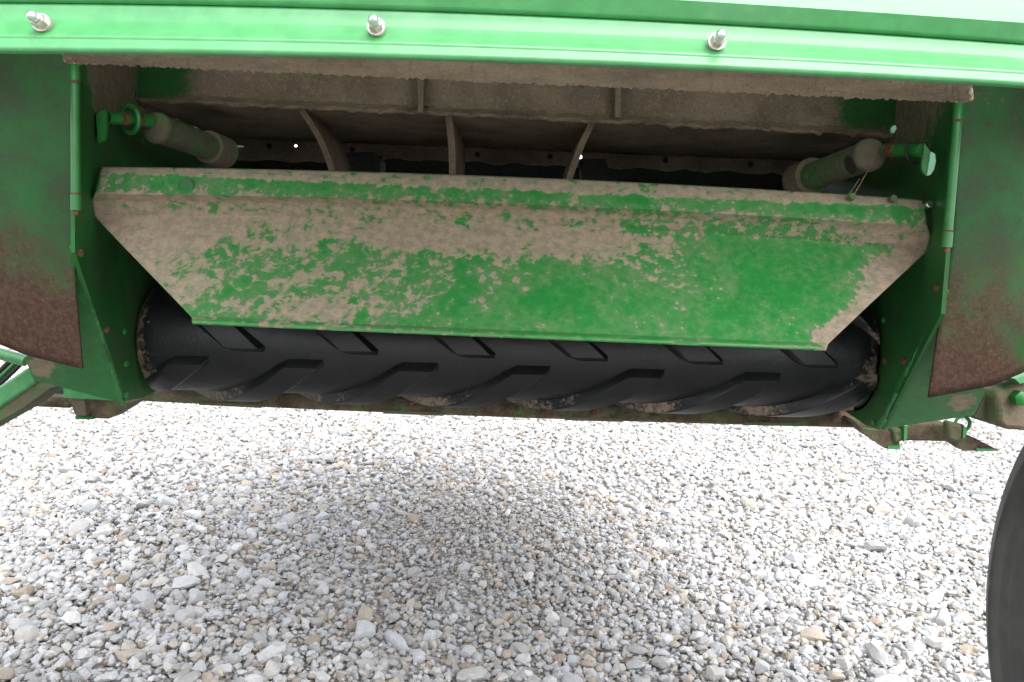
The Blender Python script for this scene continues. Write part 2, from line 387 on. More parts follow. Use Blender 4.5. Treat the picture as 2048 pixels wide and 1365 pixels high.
me.loops.add(F.size); me.loops.foreach_set('vertex_index', F.ravel().astype(np.int32))
me.polygons.add(len(F)); me.polygons.foreach_set('loop_start', np.arange(0, F.size, 3, dtype=np.int32))
me.update(calc_edges=True); me.shade_flat()
a = me.attributes.new('tint', 'FLOAT', 'POINT'); a.data.foreach_set('value', T.astype(np.float32))
me.materials.append(stone_mat('gravel_stone', False))
gravel = bpy.data.objects.new('gravel', me); col.objects.link(gravel); gravel['kind'] = 'stuff'
print('gravel tris', len(F))
sm_ = stone_mat('large_stone', True); stones = []
for v, f in near:
    m_ = bpy.data.meshes.new('stone'); m_.from_pydata(v.tolist(), [], f.tolist()); smooth(m_, 22.); m_.materials.append(sm_); stones.append(m_)
placed = []
for k in range(6000):
    if len(placed) >= 300: break
    y = random.uniform(1.45, 3.3); px = random.uniform(-60, 2108)
    x = PZ(px, 1000, 0).x / PZ(px, 1000, 0).y * y
    big = random.random()
    s = (.018 + .021*big**2.5) * (1.0 if abs(x) > .45*y*.6 or y < 1.9 else .8)
    if dirt(x, y) > .45 and random.random() < .6: continue
    if any((x-q[0])**2 + (y-q[1])**2 < (s+q[2])**2*.9 for q in placed): continue
    placed.append((x, y, s))
    o = bpy.data.objects.new('stone', random.choice(stones)); col.objects.link(o); o.parent = ground
    o.location = (x, y, ground_z(x, y) + .012); o.scale = (s, s*random.uniform(.8, 1), s*random.uniform(.75, 1.))
    o.rotation_euler = (random.gauss(0, .25), random.gauss(0, .25), random.uniform(0, 6.28))

# ------------------------------------------------------------------ baler: hidden upper body that shades the ground
def quad(mb, a, b_, c, d, t): mb.prism([a, b_, c, d], t)
ZS = 1.16
mb = MB(); 
mb.prism([(-.73,.50,1.28), (.73,.50,1.28), (.73,2.5,1.28), (-.73,2.5,1.28)], (0,0,.004)); mb.build('roof_panel', 'outer')
for s in (-1, 1):
    MB().prism([(s*.72,.52,1.0), (s*.72,2.49,1.0), (s*.72,2.49,1.277), (s*.72,.52,1.277)], (s*.004,0,0)).build('side_shield', 'outer')
MB().prism([(-.62,1.50,.575), (.61,1.50,.585), (.61,2.45,.80), (-.62,2.45,.80)], (0,0,.004)).build('belly_pan', 'under')
MB().prism([(-.62,2.44,.806), (.61,2.44,.806), (.61,2.44,1.11), (-.62,2.44,1.11)], (0,.004,0)).build('front_plate', 'under')

# ------------------------------------------------------------------ rear panel: overhang, rail and its bolts
YR = .45
L0 = [(-40,-62),(1024,-18),(2088,49)]; L1 = [(-40,5),(900,24),(2088,91)]
L2 = [(-40,73),(1024,95),(2088,148)]; L3 = [(-40,97),(1024,116),(2088,168)]
def mixL(t):
    return [(a[0], lag(L1, a[0]) * (1-t) + lag(L2, a[0]) * t) for a in L2]
up = row(L0, YR-.006)
top = [p + Vector((0, .055, .13)) for p in up]; top2 = [Vector((p.x, .497, 1.277)) for p in up]
film = lambda x, y: .06*gs(x, y, 900, 40, 500, 14)
sheet('rear_panel', [top2, top, [p + Vector((0,.003,.011)) for p in up], up, row(L1, YR)], 'outer', nv=[6, 4, 2, 4])
rail = sheet('rail', [row(L1, YR+.001), row(mixL(.28), YR+.0005), row(mixL(.5), YR-.001), row(mixL(.62), YR-.0028), row(mixL(.8), YR-.0064), row(L2, YR-.0112)], 'outer', nv=3, dust=lambda x, y: .2*gs(x, y, 800, 24, 420, 9), rust=lambda x, y: .06*gs(x, y, 900, 28, 600, 8))
strip_top = [(x, y+3.5) for x, y in L2]
sheet('rail_lip', [row([(x, y-3) for x, y in L2], YR-.008), row(strip_top, YR-.008), row(strip_top, YR-.0128), row(L3, YR-.0160)], 'outer', nv=[1, 1, 3], rust=lambda x, y: .3*sstep(700, 1500, x)*gs(y, 0, lag(L2, x)+3, 0, 3.5, 1))
for (bx, by) in ((86, 48), (753, 56), (1433, 85)):
    c = P(bx, by, YR-.007)
    ax = Vector((0, -1, .12)).normalized()
    bo = MB().lathe(c, ax, [(-.002,.0001),(-.002,.0048),(.002,.0048),(.002,.0001)], 24).build('bolt', 'washer')
    for nm, pr, n, mt in (('nut', [(.002,.0001),(.002,.0036),(.0024,.0038),(.0066,.0038),(.0071,.0033),(.0071,.0001)], 6, 'washer'),
                      ('stud', [(.0071,.0026)]+[(.0071+i*.0006, .0027 if i % 2 else .0023) for i in range(6)]+[(.0108,.0026),(.0118,.002),(.0124,.001),(.0125,.0001)], 16, 'zinc')):
        MB().lathe(c, ax, pr, n).build(nm, mt, bo)
# dusty underside with a ragged felt edge
rag = [(128,126),(1024,166),(1935,206)]
a0 = [(128,lag(L3,128)+1),(1024,lag(L3,1024)+1),(1935,lag(L3,1935)+1)]
nu = 420
zr = P(1024, 117, YR-.016).z
rowA = row(a0, YR-.013, nu); rowB = rowz(rag, zr+.001, nu)
jag = np.cumsum(rng.normal(0, 1, nu+1)); jag = jag - np.convolve(jag, np.ones(60)/60, 'same'); jag = np.clip(jag/np.abs(jag).max(), -1, 1)
rowB = [p + Vector((0, -.0035*jag[i] , -.0006*abs(jag[i]))) for i, p in enumerate(rowB)]
rowC = [p + Vector((0, .012, .03)) for p in rowB]
def fuzz(p, r, c, nr, nc): return p + Vector((0, rng.normal(0, .0009), rng.normal(0, .0004))) if 0 < r else p
sheet('dusty_ledge', [rowA, rowB, rowC], 'caked', nv=[12, 3], jit=fuzz, thick=.003)['label'] = 'underside of the rear rail caked in brown chaff'

# ------------------------------------------------------------------ side walls, flaps, hinges, sloped plates (left and right)
def side(s):
    Lf = s < 0
    A = Vector((-.551, 1.03, 0)) if Lf else Vector((.537, 1.03, 0))
    B = Vector((-.602, 1.31, 0)) if Lf else Vector((.587, 1.32, 0))
    C = Vector((-.612, 1.5, 0)) if Lf else Vector((.6, 1.5, 0)); D = C + Vector((0, 1.08, 0))
    def wall_at(Y):
        return A.lerp(B, (Y-1.03)/(B.y-1.03)) if Y < B.y else B.lerp(C, (Y-B.y)/(1.5-B.y))
    # wall, with holes
    poly = [(1.031, 1.22), (1.031, .80 if Lf else .765), (1.25, .575), (1.335, .566), (1.5, .575), (2.43, .80), (2.43, 1.07), (1.5, 1.07), (1.4, 1.22)]
    holes = [((1.075 if Lf else 1.083), .995 if Lf else .99, .012, .022)]
    bm = bmesh.new()
    def loop(pts):
        vs_ = [bm.verts.new((0, y, z)) for y, z in pts]
        return [bm.edges.new((vs_[i], vs_[(i+1) % len(vs_)])) for i in range(len(vs_))]
    ed = loop(poly)
    hc = []
    for (hx, hy, ry, rz) in (((196,252,.013,.024),) if Lf else ((1850,312,.017,.021), (1787,259,.010,.0075))):
        # pixel -> point on the wall
        d = ray(hx, hy); Y = 1.1
        for _ in range(30): Y = wall_at(Y).x / d.x * d.y
        p = CAM + d * (Y / d.y); hc.append((p.y, p.z, ry, rz))
        ed += loop([(p.y + ry*math.cos(t), p.z + rz*math.sin(t)) for t in np.linspace(0, 2*math.pi, 20, endpoint=False)])
    bmesh.ops.triangle_fill(bm, use_beauty=True, use_dissolve=False, edges=ed)
    bmesh.ops.subdivide_edges(bm, edges=[e for e in bm.edges if e.calc_length() > .06], cuts=3, use_grid_fill=False)
    bmesh.ops.triangulate(bm, faces=bm.faces[:])
    bm.verts.index_update()
    vs_ = []
    for v in bm.verts:
        Y = v.co.y; w = wall_at(Y) if Y < 1.5 else C.lerp(D, (Y-1.5)/1.08)
        vs_.append(Vector((w.x, Y, v.co.z)))
    fs = [tuple(q.index for q in f.verts) for f in bm.faces]; bm.free()
    out = []
    for f in fs:
        p0, p1, p2 = (vs_[i] for i in f)
        out.append(f if (p1-p0).cross(p2-p0).x * -s > 0 else f[::-1])
    pix = [proj(v) for v in vs_]
    if Lf:
        du = [.85*sstep(350, 150, y)*sstep(145, 190, x) + .2*sstep(560,650,y)*sstep(215,255,x) + .2*gs(x,y,225,520,25,80) for x, y in pix]
        ru = [.25*gs(x,y,255,640,22,120) for x, y in pix]
    else:
        du = [.85*sstep(380, 210, y)*sstep(1910, 1860, x) + .18*gs(x,y,1790,650,30,80) for x, y in pix]
        ru = [.3*gs(x,y,1860,590,16,40) + .25*gs(x,y,1775,800,20,80) + .2*gs(x,y,1790,600,40,60) for x, y in pix]
    w = link('side_wall', vs_, out, 'wall', baler, {'dust': du, 'rust': ru}, None, .005)
    # plate outside each hole, green on the right, black on the left
    for hy, hz, ry, rz in hc:
        wx = wall_at(hy).x
        if not Lf: MB().prism([(wx+.045, hy-.03, hz-.05), (wx+.045, hy+.12, hz-.05), (wx+.10, hy+.12, hz+.06), (wx+.10, hy-.03, hz+.06)], (.004,0,0)).build('outer_bracket', 'outer')
        else: MB().prism([(wx-.02, hy-.04, hz-.05), (wx-.02, hy+.1, hz-.05), (wx-.02, hy+.1, hz+.05), (wx-.02, hy-.04, hz+.05)], (-.004,0,0)).build('outer_bracket', 'black')
    # flap
    if Lf:
        inner = [(141,60),(144,430),(150,590),(164,738)]; outx = -60; bot = [(164,738),(55,712),(0,690),(-60,664)]
    else:
        inner = [(1925,120),(1905,500),(1882,640),(1858,796)]; outx = 2108; bot = [(1858,796),(1985,772),(2048,745),(2108,712)]
    YF = 1.026; rows = []
    def ix(y):
        for (xa, ya), (xb, yb) in zip(inner, inner[1:]):
            if ya <= y <= yb: return xa + (xb-xa)*(y-ya)/(yb-ya)
        return inner[-1][0]
    def by(x):
        q = sorted(bot)
        for (xa, ya), (xb, yb) in zip(q, q[1:]):
            if xa <= x <= xb: return ya + (yb-ya)*(x-xa)/(xb-xa)
        return bot[0][1]
    nr = 40; nc = 24
    for r in range(nr+1):
        t = r/nr; rr = []
        for c in range(nc+1):
            u = c/nc; x_guess = ix(60 + t*(inner[-1][1]-60)); x = x_guess + (outx - x_guess)*u
            y1 = by(min(max(x, bot[-1][0] if Lf else bot[0][0]), bot[0][0] if Lf else bot[-1][0])); y = 40 + (y1-40)*t
            rr.append(P(x, y, YF - .012 + .06*t))
        rows.append(rr)
    if Lf:
        d_ = lambda x, y: .1*gs(x,y,60,130,100,60)+.16*gs(x,y,30,470,90,110)+.12*gs(x,y,110,640,40,60)
        r_ = lambda x, y: 1.05*sstep(430, 680, y - .28*(x-60)) + .1 + .25*gs(x,y,20,480,90,70)
    else:
        d_ = lambda x, y: .38*gs(x,y,1990,200,70,45)+.14*gs(x,y,1950,300,40,120)+.2*gs(x,y,1940,620,90,70)
        r_ = lambda x, y: .08+.62*sstep(400, 660, y)+.4*sstep(660,760,y)-.5*gs(x,y,2060,700,50,60) - .12*sstep(1980,2050,x)
    fl = sheet('flap', rows, 'flap', nv=1, dust=d_, rust=r_, thick=.004)
    fl['label'] = 'green steel flap, rusty brown towards its lower edge'
    # hinge rod
    p0, p1 = (P(150,128,1.008), P(152,424,1.008)) if Lf else (P(1918,206,1.008), P(1893,498,1.008))
    rd = .0056; ax = p1 - p0
    hr = MB().tube([p0 + ax*.1, p0 + ax*.9], rd, 16).build('hinge_rod', 'clean')
    MB().tube([p0, p0+ax*.01, p0 + ax*.115], [rd*.9, rd*1.12, rd*1.12], 16).build('hinge_knuckle', 'clean', hr)
    MB().tube([p0 + ax*.118, p0 + ax*.132], rd*1.16, 16).build('rust_ring', 'rusty', hr)
    MB().tube([p0 + ax*.885, p0 + ax*.99], rd*1.12, 16).build('hinge_knuckle', 'clean', hr)
    MB().tube([p0 + ax*.872, p0 + ax*.883], rd*1.1, 16).build('rust_ring', 'rusty', hr)
    MB().tube([p0 + ax*.99, p0 + ax*1.025], rd*.6, 12).build('pin_end', 'rusty', hr)
    MB().lathe(p0 - ax*.012, ax, [(0,.0001),(0,.0075),(.003,.0075),(.003,.0001)], 20).build('washer', 'zinc', hr)
    # sloped plate under the flap, welded to the wall along a slanting ridge
    if Lf:
        ap = P(144,493,1.034); rb = P(246,806,1.25); px_out = [P(70,762,1.235), P(48,716,1.19)]; mid_ = P(211,686,1.166)
        outer_top = P(30,493,1.03)
        pts = [ap, mid_, rb, px_out[0], px_out[1], P(118,655,1.1), P(145,600,1.1)]
    else:
        ap = P(1893,582,1.034); rb = P(1757,859,1.25); mid_ = P(1810,750,1.166)
        pts = [ap, mid_, rb, P(1948,831,1.235), P(1973,780,1.19), P(1905,700,1.1), P(1884,650,1.1)]
    # put everything on the plane of the plate
    n = (rb - ap).cross(Vector((1, 0, 0))).normalized()
    pl = []
    for p in pts:
        d = p - CAM; t = (ap - CAM).dot(n) / d.dot(n); pl.append(CAM + d*t)
    mbp = MB().prism(pl, (0, .005, .004)); 
    sub = bmesh.new(); bv = [sub.verts.new(v) for v in mbp.v]; [sub.faces.new([bv[i] for i in f]) for f in mbp.f]
    bmesh.ops.triangulate(sub, faces=sub.faces[:]); bmesh.ops.subdivide_edges(sub, edges=sub.edges[:], cuts=5, use_grid_fill=True)
    sub.verts.index_update(); vv = [v.co.copy() for v in sub.verts]; ff = [tuple(q.index for q in f.verts) for f in sub.faces]; sub.free()
    px = [proj(v) for v in vv]
    if Lf: du = [.9*gs(x,y,85,735,48,36) for x, y in px]
    else: du = [.9*gs(x,y,1925,805,50,32) + .12*gs(x,y,1830,790,30,40) for x, y in px]
    link('gusset_plate', vv, ff, 'clean', baler, {'dust': du}, 20.)
    wob = lambda a, b_, n_: [a.lerp(b_, i/n_) + Vector((rng.normal(0,.0006), -.002, rng.normal(0,.0006))) for i in range(n_+1)]
    MB().tube(wob(pl[0], pl[1], 24), [.0025 + .0008*random.random() for _ in range(25)], 8).build('weld_bead', 'clean')
    q1 = pl[1].lerp(pl[2], .3)
    MB().tube(wob(q1, pl[2], 12), [.0025 + .0008*random.random() for _ in range(13)], 8).build('weld_bead', 'clean')
    # folded flange between ridge and roller
    e = .03
    # bolts on the wall
    for (bx, by_, mt) in (((158,506,'rusty'),(211,660,'rusty'),(247,664,'clean'),(250,728,'clean'),(250,790,'clean')) if Lf else ((1769,641,'clean'),(1875,576,'rusty'),(1809,722,'rusty'),(1771,723,'rusty'),(1749,845,'clean'))):
        d = ray(bx, by_); Y = 1.1
        for _ in range(40): Y = wall_at(Y).x / d.x * d.y
        p = CAM + d*(Y/d.y)
        MB().lathe(p, (-s, -.15, 0), [(0,.0052),(.003,.0052),(.004,.004),(.004,.0001)], 6).build('wall_bolt', mt)
    return wall_at
wallL = side(-1); wallR = side(1)

# ------------------------------------------------------------------ channel beam, pan, ribs and back strip in the opening
bt = [(268,196),(1024,231),(1790,268)]; tp = [(262,90),(1024,130),(1800,170)]
def bare(x, y): return .85*(sstep(450, 340, x)*sstep(218,180,y)) + .9*sstep(1620,1720,x)*sstep(285,240,y)
YB = 1.31
lip = [(x, y+8) for x, y in bt]
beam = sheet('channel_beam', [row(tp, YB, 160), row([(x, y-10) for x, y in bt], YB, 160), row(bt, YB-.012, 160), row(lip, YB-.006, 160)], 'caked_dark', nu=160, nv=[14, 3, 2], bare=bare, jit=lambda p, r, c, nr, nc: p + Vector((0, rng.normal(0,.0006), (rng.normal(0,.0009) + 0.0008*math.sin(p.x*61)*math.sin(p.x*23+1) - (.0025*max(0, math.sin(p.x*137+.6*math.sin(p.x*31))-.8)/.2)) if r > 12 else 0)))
for sx_, y0, y1 in ((845,150,231), (1233,170,240)):
    MB().prism([P(sx_-6,y0,YB-.002), P(sx_+6,y0,YB-.002), P(sx_+4,y1,YB-.002), P(sx_-6,y1,YB-.002)], (0,-.022,0)).build('stiffener', 'caked_dark', beam)
zp = P(1024, 234, YB).z
pan_far = [(300,270),(1024,306),(1790,345)]
pr0 = [Vector((x, YB+.004, zp+.004)) for x in np.linspace(-.6, .585, 81)]; pr1 = [Vector((x, 1.70, P(1024,300,1.70).z)) for x in np.linspace(-.61, .6, 81)]
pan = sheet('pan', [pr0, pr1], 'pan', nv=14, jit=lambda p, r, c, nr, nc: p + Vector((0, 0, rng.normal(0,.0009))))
# back strip with bolt holes that let daylight through
zt = pr1[0].z
bm = bmesh.new()
def loop2(pts):
    q = [bm.verts.new(p) for p in pts]; return [bm.edges.new((q[i], q[(i+1) % len(q)])) for i in range(len(q))]
low = [( x, 1.698, zt-.024 - .005*abs(math.sin(x*37)) - rng.uniform(0,.004) - .012*sstep(-.25,-.35,x)) for x in np.linspace(.6,-.61,90)]
ed = loop2([(-.61,1.698,zt+.006), (.6,1.698,zt+.006)] + low)
for hx, hy, rx, rz in ((480,294,.011,.0022),(593,293,.0032,.0026),(762,317,.0045,.0045),(1160,315,.0042,.0042)):
    c = P(hx, hy, 1.703); ed += loop2([(c.x+rx*math.cos(t), 1.698, c.z+rz*math.sin(t)) for t in np.linspace(0, 2*math.pi, 10, endpoint=False)])
bmesh.ops.triangle_fill(bm, use_beauty=True, edges=ed); bm.verts.index_update()
bsv = [v.co.copy() for v in bm.verts]; bsf = [tuple(q.index for q in f.verts) for f in bm.faces]; bm.free()
link('back_strip', bsv, bsf, 'pan', baler, None, None)
for bx, by_ in ((540,293),(705,301),(955,310),(1100,314),(1330,322),(1500,330)):
    MB().lathe(P(bx,by_,1.702), (0,-1,0), [(0,.006),(.005,.006),(.005,.0001)], 6).build('strip_bolt', 'black')
MB().prism([(-.64,1.92,.7), (.63,1.92,.7), (.63,1.92,zt+.008), (-.64,1.92,zt+.008)], (0,.03,0)).build('void_blocker', 'black')  # added black sheet, makes the void dark but clears the daylit holes
MB().prism([(-.60,1.44,.86), (.585,1.44,.88), (.585,1.44,.93), (-.60,1.44,.91)], (0,.02,0)).build('inner_rail', 'under')
# ribs: thin plates standing fore and aft
def rib(p_top, p_bot, width, curve):
    mbr = MB(); n = 12; L_, R_ = [], []
    for i in range(n+1):
        t = i/n; c = curve*math.sin(t*math.pi)
        x = p_top[0] + (p_bot[0]-p_top[0])*t + c; y = p_top[1] + (p_bot[1]-p_top[1])*t
        Y = 1.325 + .1*t
        L_.append(P(x, y, Y)); sgn = 1 if p_top[0] < 1024 else -1
        R_.append(Vector((L_[-1].x + .004*sgn, Y + width*(1-.4*t), L_[-1].z)))
    v = L_ + R_ + [p + Vector((.011,0,0)) for p in L_] + [p + Vector((.009,0,0)) for p in R_]; m = n+1; f = []
    for i in range(n):
        f += [(i,i+1,m+i+1,m+i), (2*m+i,3*m+i,3*m+i+1,2*m+i+1), (i,2*m+i,2*m+i+1,i+1), (m+i,m+i+1,3*m+i+1,3*m+i)]
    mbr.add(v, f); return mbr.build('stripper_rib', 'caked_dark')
rib((590,212),(660,350),.22,9); rib((889,224),(898,362),.3,3); rib((1182,236),(1130,366),.22,-4)
for bx, w_, y0, y1 in ((715,46,305,350),(1190,26,318,372)):
    MB().prism([P(bx-w_,y0,1.6), P(bx+w_*.7,y0,1.6), P(bx+w_,y0+14,1.6), P(bx+w_,y1,1.6), P(bx-w_,y1,1.6)], (0,.06,0)).build('inner_bracket', 'black')

# ------------------------------------------------------------------ tubes with their pins
def pivot_tube(near_c, far_c, r0, r1, hole, flip):
    ax = (far_c - near_c).normalized()
    t = MB().tube([near_c, near_c.lerp(far_c, .3), near_c.lerp(far_c, .7), far_c], [r0, r0, (r0+r1)/2, r1], 28).build('pivot_tube', 'tube')
    MB().lathe(near_c - ax*.014, ax, [(0,.0001),(0,r0*.72),(.003,r0*.95),(.006,r0*1.07),(.013,r0*1.09),(.018,r0*1.02)], 28).build('end_cap', 'tube', t)
    MB().lathe(far_c - ax*.025, ax, [(0,r1),(0,r1*1.35),(.05,r1*1.35),(.05,.0001)], 24).build('collar', 'under', t)
    if hole:
        p, nrm = hole; nrm = nrm.normalized()
        MB().lathe(p - nrm*.006, nrm, [(0,.0001),(0,.011),(.0072,.0125),(.0075,.0145),(.0062,.0155)], 24).build('port', 'black', t)
    return t
nl, fl_ = P(318,258,1.20), P(432,300,1.36)
tl = pivot_tube(nl, fl_, .0205, .0195, None, 0)
nrr, fr_ = P(1735,312,1.17), P(1612,358,1.36)
tr = pivot_tube(nrr, fr_, .0215, .022, None, 1)
axr = (fr_-nrr).normalized()
tocam = (CAM - nrr); tocam = (tocam - axr*tocam.dot(axr)).normalized()
mp = nrr + axr*.010 + (tocam*.93 + Vector((0,0,-.2))).normalized()*.0205
MB().lathe(mp, tocam, [(-.004,.0001),(.0028,.0001),(.0028,.0118),(.0036,.0125),(.0030,.0138)], 24).build('port', 'black', tr)
# pins
lp0, lp1 = P(214,235,1.125), P(302,243,1.185)
pl_ = MB().tube([lp0, lp1], .0088, 18).build('pivot_pin', 'clean')
MB().tube([lp0.lerp(lp1,.28), lp0.lerp(lp1,.42)], .0097, 18).build('rust_ring', 'rusty', pl_)
MB().torus(lp0.lerp(lp1,.52), (lp1-lp0), .018, .0035, 24, 8).build('ring', 'clean', pl_)
MB().tube([lp0.lerp(lp1,.6), lp0.lerp(lp1,.76)], .0098, 18).build('rust_ring', 'rusty', pl_)
MB().prism([P(192,232,1.10), P(200,222,1.10), P(211,219,1.10), P(213,262,1.10), P(207,282,1.10), P(196,286,1.10)], (0,.006,0)).build('flag_plate', 'clean', pl_)
wp = [P(273,185,1.20), P(275,200,1.20), P(281,208,1.20), P(290,214,1.20)]; MB().tube(wp, .0025, 8).build('wire_clip', 'wire', pl_)
rp0, rp1 = P(1842,302,1.075), P(1772,300,1.15)
pr_ = MB().tube([rp0, rp1], .0082, 18).build('pivot_pin', 'clean')
MB().tube([rp0.lerp(rp1,.68), rp0.lerp(rp1,.92)], .0094, 18).build('rust_ring', 'rusty', pr_)
MB().prism([P(1849,287,1.055), P(1862,305,1.055), P(1853,352,1.055), P(1846,345,1.055), P(1843,336,1.055)], (0,.005,0)).build('flag_plate', 'clean', pr_)
MB().prism([P(1862,304,1.053), P(1870,308,1.053), P(1872,322,1.053), P(1868,340,1.053), P(1861,350,1.053), P(1854,352,1.053)], (0,.004,0)).build('daylight_plate', 'pale', pr_)  # half disc at the hole, its daylight put into the pale colour
MB().prism([P(1783,266,1.15), P(1782,258,1.15), P(1786,252,1.15), P(1792,251,1.15), P(1793,258,1.15), P(1788,267,1.15)], (0,.004,0)).build('daylight_tip', 'pale', pr_)  # small bright tip, lit look comes from the pale paint
MB().torus(rp0.lerp(rp1,.12), (rp1-rp0), .015, .0017, 24, 6, 0, 4.4).build('wire_clip', 'wire', pr_)

# ------------------------------------------------------------------ deflector plate
YD = 1.085
def E(l, m, r): return [l, m, r]
Rw = [(E((204,334),(1024,354),(1845,400)), YD+.02), (E((199,346),(1024,367),(1849,413)), YD+.012), (E((190,388),(1024,408),(1854,453)), YD-.004),
      (E((183,401),(1024,421),(1860,471)), YD+.010), (E((187,430),(1024,447),(1856,500)), YD+.024), (E((383,633),(1024,661),(1656,687)), YD-.085), (E((384,643),(1024,671),(1653,696)), YD-.098)]
def defl_dust(x, y):
    v = .26
    u = (y - (335 + (x-204)*.043))         # distance below the top edge
    v += .42*sstep(16, 6, u)                                                   # lip
    v += .36*sstep(38, 58, u)*sstep(100, 82, u)*(1-.55*sstep(1150,1350,x)*sstep(1720,1560,x))  # the fold
    v += .16*sstep(16,40,u)*sstep(62,52,u)
    face = sstep(84, 96, u)
    v += face*(.5*sstep(600, 300, x + .6*(u-100)) + .10*gs(x,y,600,560,190,110) + .3*gs(x,y,600,618,110,26) + .36*gs(x,y,1080,480,260,36) + .30*gs(x,y,820,460,200,26))
    v += face*(.12*gs(x,y,640,560,180,120) + .14*gs(x,y,900,560,160,70) + .2*gs(x,y,1320,560,130,80))
    v += .16*sstep(80,92,u)*sstep(170,120,u)*sstep(1420,1250,x)
    # right end
    dr = (x - 1500) + (y-690)*.98                                                # grows towards the slanting edge
    v += face*.66*sstep(50, 170, dr + 24*math.sin(y*.05))*sstep(1560,1690,x)
    v -= face*(.3*gs(x,y,1520,560,130,110) + .25*gs(x,y,1180,590,170,60) + .2*gs(x,y,1620,560,60,60) + .14*gs(x,y,700,500,70,40))
    v += .1*sstep(1.5, 0, abs(x-1290)/200)*sstep(640,664,y)*0
    v -= .5*(1 if (x-373)**2 + (y-372)**2 < 15**2 else 0)
    return v
NU = 330
def dent(p, r, c, nr, nc): return p + Vector((0, .0012*math.sin(p.x*9+1)*math.sin(p.z*30) , 0))
deflector = sheet('deflector_plate', [row(a, y, NU) for a, y in Rw], 'defl', nu=NU, nv=[3, 9, 3, 6, 44, 2], dust=defl_dust, rust=lambda x, y: .28*gs(x,y,1370,433,45,9)-.05, jit=dent, thick=.004, sm=25.)
deflector['label'] = 'green deflector plate with slanted ends, patchy with dried dust'
for x0, x1 in ((653,706),(1350,1402)):
    yb = lag(Rw[-1][0], x0)
    MB().prism([P(x0,yb-1,YD-.0985), P(x1,lag(Rw[-1][0],x1)-1,YD-.0985), P(x1-4,lag(Rw[-1][0],x1)+5,YD-.0985), P(x0+5,yb+6,YD-.0985)], (0,.004,0)).build('edge_tab', 'clean', deflector).location = (0,0,0)
c = P(373,372,YD+.0005); MB().lathe(c, (0,-1,0), [(0,.0097),(.0012,.0095),(.0015,.0085),(.0015,.0001)], 28).build('plug', M['wall'], deflector)
for bx, by_ in ((1704,394),(1786,398),(1858,410)):
    MB().lathe(P(bx,by_,YD+.006), (0,-1,.2), [(-.004,.005),(.003,.005),(.004,.004),(.004,.0001)], 6 if bx < 1850 else 12).build('bolt_head', 'tube' if bx < 1850 else 'zinc', deflector)

# ------------------------------------------------------------------ rubber roller with chevron lugs
RC = Vector((0, 1.362, .672)); RR = .0885; XL, XR = -.596, .580
roll_tilt = .006
def rpt(x, th, r): # th measured from straight towards the camera, positive upwards
    return Vector((x, RC.y - r*math.cos(th), RC.z + roll_tilt*x/.6 + r*math.sin(th)))
prof = [(XL, .03), (XL+.002, .055), (XL+.003, .072), (XL+.006, .080), (XL+.014, .0855), (XL+.03, RR)] + [(x, RR) for x in np.linspace(XL+.04, XR-.04, 110)] + [(XR-.03, RR), (XR-.014, .0855), (XR-.006, .080), (XR-.003, .072), (XR-.002, .055), (XR, .03)]
NT = 96; v = [rpt(x, 2*math.pi*k/NT, r) for x, r in prof for k in range(NT)]
f = [(i*NT+k, i*NT+(k+1) % NT, (i+1)*NT+(k+1) % NT, (i+1)*NT+k) for i in range(len(prof)-1) for k in range(NT)]
def rdust(x, th):
    th = (th + math.pi) % (2*math.pi) - math.pi
    v_ = -.06 + .62*sstep(.05, 0, min(x-XL, XR-x)) + .36*sstep(-.65, -1.4, th)
    v_ += .25*gs(x, th, XL+.02, -.4, .03, .35) + .2*gs(x, th, XR-.02, -.3, .03, .4)
    return v_
roller = link('rubber_roller', v, f, 'rubber', baler, {'dust': [rdust(x, 2*math.pi*k/NT) for x, r in prof for k in range(NT)]}, 35.)
PITCH_X = .1785; S0 = -.19; LH = .016; LW = .074; SL = 1.32
def lug(x0, d):
    wv = random.uniform(.95, 1.05); x0 += random.gauss(0, .0012)
    A_ = [0, .1, .16, .4, .6, .84, .9, 1]; Bn = 22; smax = .165
    vv, dd = [], []
    for j in range(Bn+1):
        if j == 0: s, hb = 0, 0
        elif j == 1: s, hb = .007, .85
        elif j == 2: s, hb = .0095, 1
        else: s, hb = .0095 + (smax-.0095)*(j-2)/(Bn-2), 1
        if j == Bn: hb = 0
        th = S0 + d*(.0035 + s)/RR
        for i, a_ in enumerate(A_):
            h = min(hb, {0:0, 1:.85, 2:1, 5:1, 6:.85, 7:0}.get(i, 1))
            wd = LW * wv
            x = x0 + (a_-.5)*wd - SL*s - (.009 if j == 0 else .006 if j == 1 else .002 if j == 2 else 0) * (1 if i >= 6 else .3 if i == 5 else 0) + (.005 if j == 0 else .003 if j == 1 else 0) * (1 if i <= 1 else 0)
            x = max(XL+.012, min(XR-.006, x))
            endf = min(1, max(0, (x-XL-.012)/.04), max(0, (XR-.006-x)/.03))
            vv.append(rpt(x, th, RR - .003 + (LH+.003)*h*min(1, .3+.7*endf))); dd.append(rdust(x, th) + (.2 if d < 0 and i < 2 else .1 if h < .5 else 0) - (.2 if h > .9 and th > -1.3 else 0))
    nc = len(A_); ff = [(j*nc+i, j*nc+i+1, (j+1)*nc+i+1, (j+1)*nc+i) for j in range(Bn) for i in range(nc-1)]
    if d > 0: ff = [q[::-1] for q in ff]
    return vv, ff, dd
for k in range(9):
    # corners read off the photograph: upper row and lower row half a pitch apart
    for d, px0 in ((1, 553 + 229*k - 458), (-1, 438 + 229*k)):
        xc = P(px0, 705 + (px0-700)*.03, 1.275).x - LW/2
        if xc - LW/2 < XL+.02 or xc > XR + .18: continue
        vv, ff, dd = lug(xc, d)
        if min(p.x for p in vv) > XR - .05: continue
        link('lug', vv, ff, 'rubber', roller, {'dust': dd}, 32.)

